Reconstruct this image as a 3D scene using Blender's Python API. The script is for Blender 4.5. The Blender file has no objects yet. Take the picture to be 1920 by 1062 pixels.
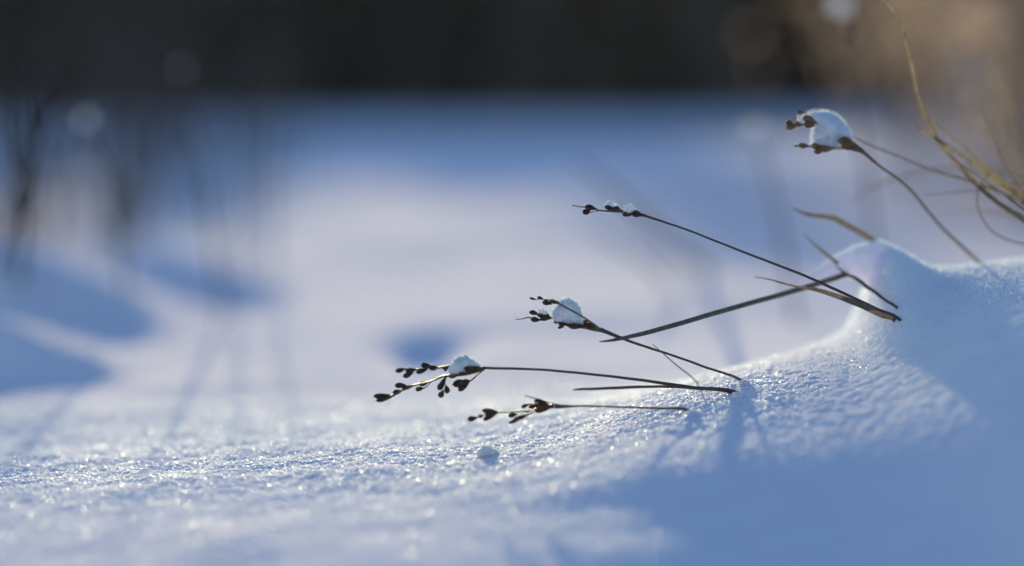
import bpy, math, random
import numpy as np
from mathutils import Vector, noise as mnoise

random.seed(7)
RNG = np.random.default_rng(11)
scene = bpy.context.scene
COL = scene.collection

# ------------------------------------------------------------------ camera
CAM_H = 0.1275                    # eye height above the snow at the focus distance
F_PX = 1920 * 100.0 / 36.0        # focal length in photo pixels
HORIZON = 170.0
PITCH = math.atan((531.0 - HORIZON) / F_PX)
cam_d = bpy.data.cameras.new('camera')
cam_d.lens = 100.0
cam_d.sensor_width = 36.0
cam_d.clip_start = 0.02
cam_d.clip_end = 2000.0
cam_d.dof.use_dof = True
cam_d.dof.focus_distance = 1.0
cam_d.dof.aperture_fstop = 3.2
cam_d.dof.aperture_blades = 0
cam = bpy.data.objects.new('camera', cam_d)
COL.objects.link(cam)
cam.location = (0, 0, CAM_H)
cam.rotation_euler = (math.pi / 2 - PITCH, 0, 0)
scene.camera = cam

# ------------------------------------------------------------------ sky, sun, exposure
SUN_EL = math.radians(8.5)
SUN_AZ = math.radians(-5.2)       # seen from the camera, negative = left of straight ahead
world = bpy.data.worlds.new('World')
scene.world = world
world.use_nodes = True
wn = world.node_tree
bg = wn.nodes['Background']
sky = wn.nodes.new('ShaderNodeTexSky')
sky.sky_type = 'NISHITA'
sky.sun_disc = False
sky.sun_elevation = SUN_EL
sky.sun_rotation = SUN_AZ
sky.air_density = 1.0
sky.dust_density = 0.3
sky.ozone_density = 3.0
wn.links.new(sky.outputs[0], bg.inputs[0])
bg.inputs[1].default_value = 0.13
sun_d = bpy.data.lights.new('sun', 'SUN')
sun_d.energy = 5.0
sun_d.angle = math.radians(0.8)
sun_d.color = (1.0, 0.88, 0.48)
sun = bpy.data.objects.new('sun', sun_d)
COL.objects.link(sun)
to_sun = Vector((math.sin(SUN_AZ) * math.cos(SUN_EL), math.cos(SUN_AZ) * math.cos(SUN_EL), math.sin(SUN_EL)))
sun.rotation_euler = to_sun.to_track_quat('Z', 'Y').to_euler()
sun.location = (-2, 20, 6)
vs = scene.view_settings
vs.view_transform = 'Standard'
vs.look = 'None'
vs.gamma = 1.0
vs.use_curve_mapping = False
vs.exposure = 0.88
scene.cycles.use_denoising = True
scene.cycles.max_bounces = 8
scene.cycles.diffuse_bounces = 4

# ------------------------------------------------------------------ helpers
FWD = np.array([0, math.cos(PITCH), -math.sin(PITCH)])
UP = np.array([0, math.sin(PITCH), math.cos(PITCH)])
RIGHT = np.array([1.0, 0, 0])
EYE = np.array([0, 0, CAM_H])


def pt(px, py, d):
    """where a photo pixel lies in the place, at distance d from the camera"""
    return EYE + d * (FWD + RIGHT * (px - 960.0) / F_PX + UP * (531.0 - py) / F_PX)


def tag(o, label=None, cat=None, group=None, kind=None):
    if label: o['label'] = label
    if cat: o['category'] = cat
    if group: o['group'] = group
    if kind: o['kind'] = kind
    return o


def mesh_obj(name, verts, faces, mat, parent=None, smooth=True):
    me = bpy.data.meshes.new(name)
    me.from_pydata([tuple(v) for v in verts], [], [tuple(f) for f in faces])
    me.update()
    if smooth:
        me.polygons.foreach_set('use_smooth', [True] * len(me.polygons))
    me.materials.append(mat)
    o = bpy.data.objects.new(name, me)
    COL.objects.link(o)
    if parent:
        o.parent = parent
        o.matrix_parent_inverse = parent.matrix_world.inverted()
    return o


def array_obj(name, verts, quads, mat, parent=None, smooth=True):
    """fast mesh from numpy arrays; quads is (n,3) or (n,4)"""
    me = bpy.data.meshes.new(name)
    k = quads.shape[1]
    me.vertices.add(len(verts))
    me.vertices.foreach_set('co', np.asarray(verts, dtype=np.float32).ravel())
    me.loops.add(quads.size)
    me.loops.foreach_set('vertex_index', quads.astype(np.int32).ravel())
    me.polygons.add(len(quads))
    me.polygons.foreach_set('loop_start', np.arange(0, quads.size, k, dtype=np.int32))
    me.polygons.foreach_set('loop_total', np.full(len(quads), k, dtype=np.int32))
    me.update(calc_edges=True)
    me.polygons.foreach_set('use_smooth', np.full(len(quads), smooth, dtype=bool))
    me.materials.append(mat)
    o = bpy.data.objects.new(name, me)
    COL.objects.link(o)
    if parent:
        o.parent = parent
        o.matrix_parent_inverse = parent.matrix_world.inverted()
    return o


def empty(name, loc):
    o = bpy.data.objects.new(name, None)
    o.empty_display_size = 0.01
    o.location = tuple(loc)
    COL.objects.link(o)
    from mathutils import Matrix
    o.matrix_world = Matrix.Translation(Vector(loc))
    return o


def hash2(ix, iy, seed):
    h = (ix.astype(np.int64) * 374761393 + iy.astype(np.int64) * 668265263 + seed * 974634777) & 0x7fffffff
    h = ((h ^ (h >> 13)) * 1274126177) & 0x7fffffff
    h = h ^ (h >> 16)
    return (h & 0xffff) / 65535.0


def vnoise(x, y, seed=0):
    ix = np.floor(x); iy = np.floor(y)
    fx = x - ix; fy = y - iy
    fx = fx * fx * fx * (fx * (fx * 6 - 15) + 10); fy = fy * fy * fy * (fy * (fy * 6 - 15) + 10)
    a = hash2(ix, iy, seed); b = hash2(ix + 1, iy, seed)
    c = hash2(ix, iy + 1, seed); d = hash2(ix + 1, iy + 1, seed)
    return (a + (b - a) * fx) * (1 - fy) + (c + (d - c) * fx) * fy - 0.5


def fbm(x, y, octaves, seed=0):
    s = 0; a = 1.0
    for k in range(octaves):
        s = s + a * vnoise(x * 2 ** k + 17.3 * k, y * 2 ** k - 9.1 * k, seed + k)
        a *= 0.5
    return s


def smooth01(t):
    t = np.clip(t, 0, 1)
    return t * t * (3 - 2 * t)


# ------------------------------------------------------------------ materials
def new_mat(name):
    m = bpy.data.materials.new(name)
    m.use_nodes = True
    return m, m.node_tree.nodes, m.node_tree.links, m.node_tree.nodes['Principled BSDF']


def snow_mat(name, sss, scale, bump_scale, bump_dist, white=0.0):
    m, n, l, b = new_mat(name)
    tc = n.new('ShaderNodeTexCoord')
    nz = n.new('ShaderNodeTexNoise'); nz.inputs['Scale'].default_value = 60; nz.inputs['Detail'].default_value = 4
    l.new(tc.outputs['Object'], nz.inputs['Vector'])
    r = n.new('ShaderNodeValToRGB')
    r.color_ramp.elements[0].position = 0.3; r.color_ramp.elements[0].color = (0.88 + 0.05 * white, 0.80 + 0.08 * white, 0.92 + 0.04 * white, 1)
    r.color_ramp.elements[1].position = 0.7; r.color_ramp.elements[1].color = (0.93 + 0.04 * white, 0.85 + 0.08 * white, 0.96 + 0.03 * white, 1)
    l.new(nz.outputs[0], r.inputs[0]); l.new(r.outputs[0], b.inputs['Base Color'])
    b.inputs['Roughness'].default_value = 0.7
    b.inputs['IOR'].default_value = 1.31
    b.inputs['Specular IOR Level'].default_value = 0.0
    b.inputs['Subsurface Weight'].default_value = sss
    b.inputs['Subsurface Radius'].default_value = (0.8, 0.9, 1.0)
    b.inputs['Subsurface Scale'].default_value = scale
    v = n.new('ShaderNodeTexVoronoi'); v.inputs['Scale'].default_value = bump_scale
    l.new(tc.outputs['Object'], v.inputs['Vector'])
    bp = n.new('ShaderNodeBump'); bp.inputs['Distance'].default_value = bump_dist; bp.inputs['Strength'].default_value = 0.6
    l.new(v.outputs['Distance'], bp.inputs['Height']); l.new(bp.outputs[0], b.inputs['Normal'])
    return m


def plant_mat(name, c0, c1, rough=0.6, translucent=0.0, scale=400):
    m, n, l, b = new_mat(name)
    tc = n.new('ShaderNodeTexCoord')
    nz = n.new('ShaderNodeTexNoise'); nz.inputs['Scale'].default_value = scale; nz.inputs['Detail'].default_value = 5
    l.new(tc.outputs['Object'], nz.inputs['Vector'])
    r = n.new('ShaderNodeValToRGB')
    r.color_ramp.elements[0].position = 0.35; r.color_ramp.elements[0].color = (*c0, 1)
    r.color_ramp.elements[1].position = 0.68; r.color_ramp.elements[1].color = (*c1, 1)
    l.new(nz.outputs[0], r.inputs[0]); l.new(r.outputs[0], b.inputs['Base Color'])
    b.inputs['Roughness'].default_value = rough
    bp = n.new('ShaderNodeBump'); bp.inputs['Distance'].default_value = 0.0002; bp.inputs['Strength'].default_value = 0.5
    l.new(nz.outputs[0], bp.inputs['Height']); l.new(bp.outputs[0], b.inputs['Normal'])
    if translucent > 0:
        out = [x for x in n if x.type == 'OUTPUT_MATERIAL'][0]
        t = n.new('ShaderNodeBsdfTranslucent'); l.new(r.outputs[0], t.inputs[0])
        mx = n.new('ShaderNodeMixShader'); mx.inputs[0].default_value = translucent
        l.new(b.outputs[0], mx.inputs[1]); l.new(t.outputs[0], mx.inputs[2]); l.new(mx.outputs[0], out.inputs[0])
    return m


M = {}
M['snow'] = snow_mat('snow_ground', 0.3, 0.003, 1500, 0.0004)
M['clump'] = snow_mat('snow_clumps', 1.0, 0.005, 2500, 0.0002, 0.7)
M['crumb'] = snow_mat('snow_crumb', 0.3, 0.003, 2000, 0.0003)
def soften_bank(m):
    n, l = m.node_tree.nodes, m.node_tree.links
    b = n['Principled BSDF']; tc = n.new('ShaderNodeTexCoord'); sx = n.new('ShaderNodeSeparateXYZ'); l.new(tc.outputs['Object'], sx.inputs[0])
    def ramp(src, a0, a1, lo, hi):
        mr = n.new('ShaderNodeMapRange'); mr.interpolation_type = 'SMOOTHSTEP'
        for k_, v_ in (('From Min', a0), ('From Max', a1), ('To Min', lo), ('To Max', hi)): mr.inputs[k_].default_value = v_
        l.new(src, mr.inputs['Value']); return mr.outputs[0]
    def mul(p, q):
        a = n.new('ShaderNodeMath'); a.operation = 'MULTIPLY'; l.new(p, a.inputs[0]); l.new(q, a.inputs[1]); return a.outputs[0]
    f = mul(mul(ramp(sx.outputs['X'], 0.10, 0.135, 0, 1), ramp(sx.outputs['Y'], 0.84, 0.97, 0, 1)), ramp(sx.outputs['Y'], 1.12, 1.155, 1, 0))
    f = mul(f, ramp(sx.outputs['X'], 0.18, 0.21, 1, 0))
    l.new(ramp(f, 0, 1, 0.15, 1.0), b.inputs['Subsurface Weight']); l.new(ramp(f, 0, 1, 0.002, 0.010), b.inputs['Subsurface Scale'])
soften_bank(M['snow'])
M['mound'] = M['snow']
M['stem'] = plant_mat('dark_rush_stem', (0.045, 0.025, 0.019), (0.10, 0.058, 0.04), 0.5)
M['capsule'] = plant_mat('dark_seed_capsule', (0.032, 0.017, 0.013), (0.085, 0.048, 0.032), 0.8, scale=600)
M['capsule'].node_tree.nodes['Principled BSDF'].inputs['Specular IOR Level'].default_value = 0.2
M['brown_stem'] = plant_mat('brown_rush_stem', (0.16, 0.085, 0.042), (0.30, 0.18, 0.10), 0.55, 0.25)
M['brown_capsule'] = plant_mat('brown_seed_capsule', (0.11, 0.05, 0.022), (0.27, 0.13, 0.055), 0.55, 0.15, scale=500)
M['blade'] = plant_mat('dull_brown_blade', (0.07, 0.058, 0.046), (0.14, 0.115, 0.09), 0.65, 0.3)
M['green_blade'] = plant_mat('grey_green_blade', (0.07, 0.068, 0.05), (0.16, 0.13, 0.09), 0.5, 0.2)
M['straw'] = plant_mat('straw', (0.12, 0.095, 0.066), (0.24, 0.19, 0.13), 0.6, 0.3)
M['far_grass'] = plant_mat('dark_dry_grass', (0.05, 0.042, 0.042), (0.12, 0.095, 0.085), 0.6, 0.2)
M['rust_leaf'] = plant_mat('rusty_dry_leaf', (0.34, 0.24, 0.205), (0.52, 0.41, 0.37), 0.6, 0.5, scale=40)
M['twig'] = plant_mat('dark_twig', (0.012, 0.010, 0.011), (0.03, 0.025, 0.025), 0.9)
M['twig'].node_tree.nodes['Principled BSDF'].inputs['Specular IOR Level'].default_value = 0.1
M['needle'] = plant_mat('spruce_needles', (0.19, 0.125, 0.085), (0.30, 0.21, 0.15), 0.7, scale=6)
M['bark'] = plant_mat('spruce_bark', (0.04, 0.03, 0.025), (0.09, 0.07, 0.055), 0.8, scale=20)
m, n, l, b = new_mat('ice_crystal')
b.inputs['Base Color'].default_value = (0.86, 0.9, 0.96, 1)
b.inputs['Roughness'].default_value = 0.4
b.inputs['Specular IOR Level'].default_value = 0.35
b.inputs['IOR'].default_value = 1.31
out = [x for x in n if x.type == 'OUTPUT_MATERIAL'][0]
t = n.new('ShaderNodeBsdfTranslucent'); t.inputs[0].default_value = (0.86, 0.9, 0.96, 1)
mx = n.new('ShaderNodeMixShader'); mx.inputs[0].default_value = 0.45
l.new(b.outputs[0], mx.inputs[1]); l.new(t.outputs[0], mx.inputs[2]); l.new(mx.outputs[0], out.inputs[0])
M['ice'] = m
M['glint'] = m.copy(); M['glint'].name = 'glinting_ice'
M['glint'].node_tree.nodes['Principled BSDF'].inputs['Roughness'].default_value = 0.3
M['glint'].node_tree.nodes['Principled BSDF'].inputs['Specular IOR Level'].default_value = 0.5

# ------------------------------------------------------------------ snow field
# broad bank, then the sharper crest that stands on it (photo pixels of its outline)
BANK = [(500, 872), (800, 856), (950, 842), (1050, 818), (1150, 783), (1250, 746), (1350, 712), (1450, 684), (1550, 652),
        (1640, 606), (1710, 562), (1780, 528), (1850, 510), (1920, 495), (2150, 475), (2600, 450)]
CREST = [(1560, 652), (1596, 632), (1614, 604), (1628, 560), (1640, 505), (1650, 472), (1662, 461), (1676, 464), (1692, 474), (1720, 493), (1745, 503), (1775, 505),
         (1850, 499), (1920, 487), (2150, 470), (2600, 445)]
def _line(L):
    o = []
    for px, py in L:
        p = pt(px, py, 1.0 + 0.065 * float(smooth01((px - 1000) / 700.0)))
        o.append(p)
    return np.array(o)
_b = _line(BANK); _c = _line(CREST)
_bx = np.linspace(_b[0, 0], _b[-1, 0], 2000)
_by = np.interp(_bx, _b[:, 0], _b[:, 1])
_bz = np.interp(_bx, _b[:, 0], _b[:, 2])
_cz = np.where(_bx > _c[0, 0], np.interp(_bx, _c[:, 0], _c[:, 2]), _bz)
def _soften(a, sig):
    st = _bx[1] - _bx[0]; n_ = int(4 * sig / st) + 1
    k_ = np.exp(-0.5 * (np.arange(-n_, n_ + 1) * st / sig) ** 2); k_ /= k_.sum()
    return np.convolve(np.pad(a, n_, mode='edge'), k_, mode='valid')
_bz = _soften(_bz, 0.012); _cz = _soften(_cz, 0.0012)

# drifts: crest line as (photo pixel, distance), widths of the near and the far slope
DRIFTS = [
    # far gentle rise on the right
    dict(c=[(600, 350, 2.9), (1100, 318, 3.0), (1350, 285, 3.1), (1650, 262, 3.2), (2000, 240, 3.3), (2600, 210, 3.3)], wf=0.95, wb=1.5, f0=650, f1=1300, e0=2600, e1=3000),
    # three small drifts on the left
    dict(c=[(180, 425, 2.08), (280, 448, 2.03), (400, 476, 1.98), (500, 520, 1.92), (580, 560, 1.88)], wf=0.17, wb=0.35, f0=210, f1=290, e0=480, e1=640, dip=0.007),
    dict(c=[(-300, 400, 1.80), (-60, 438, 1.77), (60, 462, 1.73), (200, 522, 1.69), (320, 588, 1.63), (380, 610, 1.62)], wf=0.14, wb=0.16, f0=-500, f1=-300, e0=270, e1=400, dip=0.004),
    dict(c=[(-300, 540, 1.44), (-60, 580, 1.42), (30, 605, 1.41), (120, 640, 1.39), (220, 674, 1.37), (300, 698, 1.36)], wf=0.07, wb=0.12, f0=-500, f1=-300, e0=190, e1=290, dip=0.0),
]


def drift_eval(z, X, Y, D):
    pts = np.array([pt(*c) for c in D['c']])
    yr = np.interp(X, pts[:, 0], pts[:, 1]); zr = np.interp(X, pts[:, 0], pts[:, 2])
    zr = zr + 0.0025 * vnoise(X * 22 + 3, X * 0 + 1.5, 77)
    t = Y - yr
    sh = np.where(t < 0, 0.5 + 0.5 * np.cos(np.pi * np.clip(-t / D['wf'], 0, 1)), np.exp(-(np.maximum(t, 0) / D['wb']) ** 2))
    pxx = 960 + X / np.maximum(yr, 0.2) * F_PX
    fade = smooth01((pxx - D['f0']) / max(1, D['f1'] - D['f0'])) * (1 - smooth01((pxx - D['e0']) / max(1, D['e1'] - D['e0'])))
    z = z + (zr - z) * sh * fade
    return z - D.get('dip', 0.0) * fade * np.exp(-((t + 0.75 * D['wf']) / (0.45 * D['wf'])) ** 2)


def terrain(X, Y, grain=True):
    X = np.asarray(X, float); Y = np.asarray(Y, float)
    z = 0.055 * np.where(X < 0, 0.25 * np.tanh(X / 0.25), 0.0)
    far = smooth01((Y - 1.2) / 2.5)
    z = z + far * 0.03 * fbm(X * 1.1 + 4, Y * 0.8, 3, 5) * np.minimum(1, 2.5 / np.maximum(Y, 0.1) + 0.35)
    z = z + smooth01((np.abs(X) - 0.35) / 1.5) * 0.05 * fbm(X * 0.7 + 9, Y * 0.7, 2, 15)
    z = z + 0.011 * fbm(X * 4.2 + 1.7, Y * 2.6 + 0.4, 2, 25) * smooth01((Y - 1.22) / 0.4) * (1 - smooth01((Y - 5) / 4))
    for D in DRIFTS:
        z = drift_eval(z, X, Y, D)
    # small hollow in the middle
    p = pt(800, 640, 1.45)
    z = z - 0.016 * np.exp(-((X - p[0]) / 0.022) ** 2 - ((Y - p[1]) / 0.07) ** 2)
    # bank on the right: a crest that rounds over towards the camera
    yc = np.interp(X, _bx, _by); zc = np.interp(X, _bx, _bz); zn = np.interp(X, _bx, _cz)
    t = Y - yc
    zc = zc + (zn - zc) * np.exp(-(t / np.where(t < 0, 0.05, 0.06)) ** 2)
    wb_ = smooth01((X + 0.12) / 0.12)
    z = z + np.maximum(zc - z, -0.02) * np.where(t < 0, 1.0, np.exp(-(np.maximum(t, 0) / 0.13) ** 2)) * wb_
    tf = np.clip(-t, 0, None)
    wx = smooth01((X + 0.06) / 0.13)
    left = 0.17 * np.where(tf < 0.32, tf * tf, 0.32 * 0.32 + 0.64 * 0.25 * (1 - np.exp(-(tf - 0.32) / 0.25)))
    te = np.minimum(tf, 0.5)
    right = 0.142 * (te - 0.06 * (1 - np.exp(-te / 0.06))) + 0.10 * te * te
    right = right - 0.0012 * np.exp(-((Y - 0.895 + 0.15 * (X - 0.1)) / 0.034) ** 2) * (1 - 0.8 * smooth01((X - 0.12) / 0.06)) - 0.0035 * fbm(X * 7 + 5, Y * 6 + 1, 2, 37) * smooth01((tf - 0.04) / 0.1)
    z = z - left * (1 - wx) - right * wx
    # soft swell and dents on the near snow
    calm = 1 - 0.85 * smooth01((X - 0.03) / 0.06)
    z = z + 0.0025 * calm * fbm(X * 14 + 2, Y * 10, 2, 31)
    # small steps left by stems on the lit crest
    z = z + 0.0009 * calm * fbm(X * 70, Y * 55, 2, 41) * np.exp(-((Y - 1.02) / 0.25) ** 2)
    if grain:
        w = np.exp(-((Y - 1.03) / 0.22) ** 2) * (0.35 + 0.65 * smooth01((Y - 0.86) / 0.12))
        g = fbm(X * 420, Y * 420, 3, 51)
        g2 = np.abs(vnoise(X * 190 + 7, Y * 190, 61))
        w = w * (1 - 0.7 * smooth01((X - 0.09) / 0.06))
        z = z + w * (0.0006 * g + 0.0002 * (g2 - 0.12))
    return z


def axis(lo, hi, step, far, grow=1.07):
    a = list(np.arange(lo, hi + 1e-9, step))
    s = step; v = a[-1]; up = []
    while v < far[1]:
        s *= grow; v += s; up.append(v)
    s = step; v = a[0]; dn = []
    while v > far[0]:
        s *= grow; v -= s; dn.append(v)
    return np.array(dn[::-1] + a + up)


gx = axis(-0.235, 0.235, 0.0009, (-300, 300), 1.06)
gy = axis(0.70, 1.30, 0.0009, (-30, 900), 1.028)
XX, YY = np.meshgrid(gx, gy)
ZZ = terrain(XX, YY)
nv_x, nv_y = len(gx), len(gy)
# make room for the mound, which is melted into the bank as a piece of its own
_e = np.minimum(np.minimum(XX - 0.085, 0.225 - XX) / 0.045, np.minimum(YY - 0.79, 1.19 - YY) / 0.09)
V = np.stack([XX.ravel(), YY.ravel(), ZZ.ravel()], 1)
idx = np.arange(nv_x * nv_y).reshape(nv_y, nv_x)
Q = np.stack([idx[:-1, :-1].ravel(), idx[:-1, 1:].ravel(), idx[1:, 1:].ravel(), idx[1:, :-1].ravel()], 1)
cell = 0.25 * (_e[:-1, :-1] + _e[1:, :-1] + _e[:-1, 1:] + _e[1:, 1:])
Q = Q[(cell < 0.28).ravel()]
snow_field = array_obj('snow_field', V, Q, M['snow'])
tag(snow_field, kind='structure')
print('terrain', nv_x, nv_y, len(Q))


def ground_hit(px, py, d0=0.4, d1=40.0):
    ds = np.geomspace(d0, d1, 4000)
    P = EYE[None] + ds[:, None] * (FWD + RIGHT * (px - 960.0) / F_PX + UP * (531.0 - py) / F_PX)[None]
    below = P[:, 2] < terrain(P[:, 0], P[:, 1], False)
    k = int(np.argmax(below)) if below.any() else len(ds) - 1
    return ds[k]


# ------------------------------------------------------------------ plant shapes
def catmull(P, n):
    P = np.asarray(P, float)
    if len(P) == 2:
        t = np.linspace(0, 1, n)[:, None]
        return P[0] + (P[1] - P[0]) * t
    E = np.vstack([2 * P[0] - P[1], P, 2 * P[-1] - P[-2]])
    seg = len(P) - 1
    outp = []
    for u in np.linspace(0, seg, n):
        k = min(int(u), seg - 1); t = u - k
        a, b_, c, d_ = E[k], E[k + 1], E[k + 2], E[k + 3]
        outp.append(0.5 * (2 * b_ + (c - a) * t + (2 * a - 5 * b_ + 4 * c - d_) * t * t + (3 * b_ - a - 3 * c + d_) * t ** 3))
    return np.array(outp)


def tube_data(path, radii, sides=8, flat=1.0, twist=0.0, off=0, open_=False):
    """tapered tube; flat<1 squeezes it into a blade"""
    path = np.asarray(path, float); n_ = len(path)
    rr = np.interp(np.linspace(0, 1, n_), np.linspace(0, 1, len(radii)), radii)
    T = np.gradient(path, axis=0); T /= np.linalg.norm(T, axis=1)[:, None] + 1e-12
    ref = np.array([0.0, 1.0, 0.12])
    vs_, fs_ = [], []
    for k in range(n_):
        b1 = np.cross(T[k], ref); b1 /= np.linalg.norm(b1) + 1e-12
        b2 = np.cross(b1, T[k])
        a0 = twist * k / n_
        c1 = b1 * math.cos(a0) + b2 * math.sin(a0); c2 = -b1 * math.sin(a0) + b2 * math.cos(a0)
        for s in range(sides):
            a = (math.pi * s / (sides - 1) if open_ else 2 * math.pi * s / sides)
            vs_.append(path[k] + rr[k] * (math.cos(a) * c1 + flat * math.sin(a) * c2))
    for k in range(n_ - 1):
        for s in range(sides - 1 if open_ else sides):
            s2 = (s + 1) % sides
            fs_.append((off + k * sides + s, off + k * sides + s2, off + (k + 1) * sides + s2, off + (k + 1) * sides + s))
    if open_:
        return vs_, fs_
    fs_.append(tuple(off + s for s in range(sides))[::-1])
    fs_.append(tuple(off + (n_ - 1) * sides + s for s in range(sides)))
    return vs_, fs_


CAPS = [(0.0, 0.16), (0.12, 0.30), (0.28, 0.58), (0.46, 0.86), (0.64, 1.0), (0.80, 0.94), (0.92, 0.68), (0.98, 0.36), (1.0, 0.12), (1.10, 0.03)]


def capsule_data(a, b_, r):
    """pear-shaped seed capsule with three lobes from base a to tip b"""
    a = np.asarray(a); b_ = np.asarray(b_)
    ax = b_ - a; L = np.linalg.norm(ax); ax /= L
    ref = np.array([0.1, 0.9, 0.3]); u = np.cross(ax, ref); u /= np.linalg.norm(u); v = np.cross(ax, u)
    sides = 12; ph = random.uniform(0, 6)
    vs_, fs_ = [], []
    for t, w in CAPS:
        for s in range(sides):
            an = 2 * math.pi * s / sides
            lob = 1 + 0.15 * math.cos(3 * an + ph) * min(1, 3 * t)
            rad = r * w * lob * random.uniform(0.94, 1.05)
            vs_.append(a + ax * L * t + rad * (math.cos(an) * u + math.sin(an) * v))
    n_ = len(CAPS)
    for k in range(n_ - 1):
        for s in range(sides):
            s2 = (s + 1) % sides
            fs_.append((k * sides + s, k * sides + s2, (k + 1) * sides + s2, (k + 1) * sides + s))
    fs_.append(tuple(range(sides))[::-1]); fs_.append(tuple((n_ - 1) * sides + s for s in range(sides)))
    return vs_, fs_


PXM = 1.0 / F_PX      # metres per photo pixel at one metre


def stalk(name, label, cat, path_px, rad_px, d_tip, mat, base_hit=True, d_base=None, flat=1.0, group=None, wob=0.0, part='stem', sides=8, sink=0.02, twist=0.0):
    """root Empty at the foot plus one stem; path from tip to foot in photo pixels"""
    if base_hit:
        d_base = ground_hit(*path_px[-1])
    elif d_base is None:
        d_base = d_tip
    n_ = len(path_px)
    lens = [0.0]
    for k in range(1, n_):
        lens.append(lens[-1] + math.dist(path_px[k], path_px[k - 1]))
    P = [pt(x, y, d_tip + (d_base - d_tip) * (lens[k] / lens[-1]) ** 1.2) for k, (x, y) in enumerate(path_px)]
    if base_hit:                       # carry on into the snow
        dirv = P[-1] - P[-2]; dirv = dirv / np.linalg.norm(dirv)
        P.append(P[-1] + dirv * sink * 0.6 + np.array([0, sink * 0.5, -sink * 0.4]))
    C = catmull(P, max(16, 8 * len(P)))
    if wob:
        for k in range(len(C)):
            C[k] += wob * np.array([0, math.sin(k * 0.9), math.sin(k * 0.5 + 1)])
    ph_ = random.uniform(0, 6)
    for k in range(1, len(C) - 1):
        C[k] += 0.00005 * np.array([0, math.sin(k * 0.55 + ph_), math.sin(k * 0.37 + 2 * ph_) + 0.5 * math.sin(k * 1.1 + ph_)])
    dm = 0.5 * (d_tip + d_base)
    root = empty(name, P[-1])
    v, f = tube_data(C, [r * PXM * dm for r in rad_px], sides, flat, twist, open_=(mat is M['blade']))
    mesh_obj(part, v, f, mat, root)
    tag(root, label, cat, group)
    return root, d_base


def branch(root, pts_px, r_px, d, mat, name='branch', flat=1.0):
    P = [pt(p[0], p[1], d + (p[2] if len(p) > 2 else 0.0)) for p in pts_px]
    v, f = tube_data(catmull(P, max(6, 5 * len(P))), [r * PXM for r in r_px], 7, flat)
    return mesh_obj(name, v, f, mat, root)


def capsules(root, items, crop, d, mat, spread=0.004):
    """items: (base x, base y, tip x, tip y, radius) in pixels of an enlarged crop"""
    x0, y0, s = crop
    for (ax, ay, bx_, by_, r) in items:
        dz = random.uniform(-spread, spread)
        a = pt(x0 + ax / s, y0 + ay / s, d + dz * 0.5)
        b_ = pt(x0 + bx_ / s, y0 + by_ / s, d + dz)
        v, f = capsule_data(a, b_, r / s * PXM * d)
        mesh_obj('seed_capsule', v, f, mat, root)


def crop_pts(crop, L):
    x0, y0, s = crop
    return [(x0 + p[0] / s, y0 + p[1] / s) for p in L]


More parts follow.
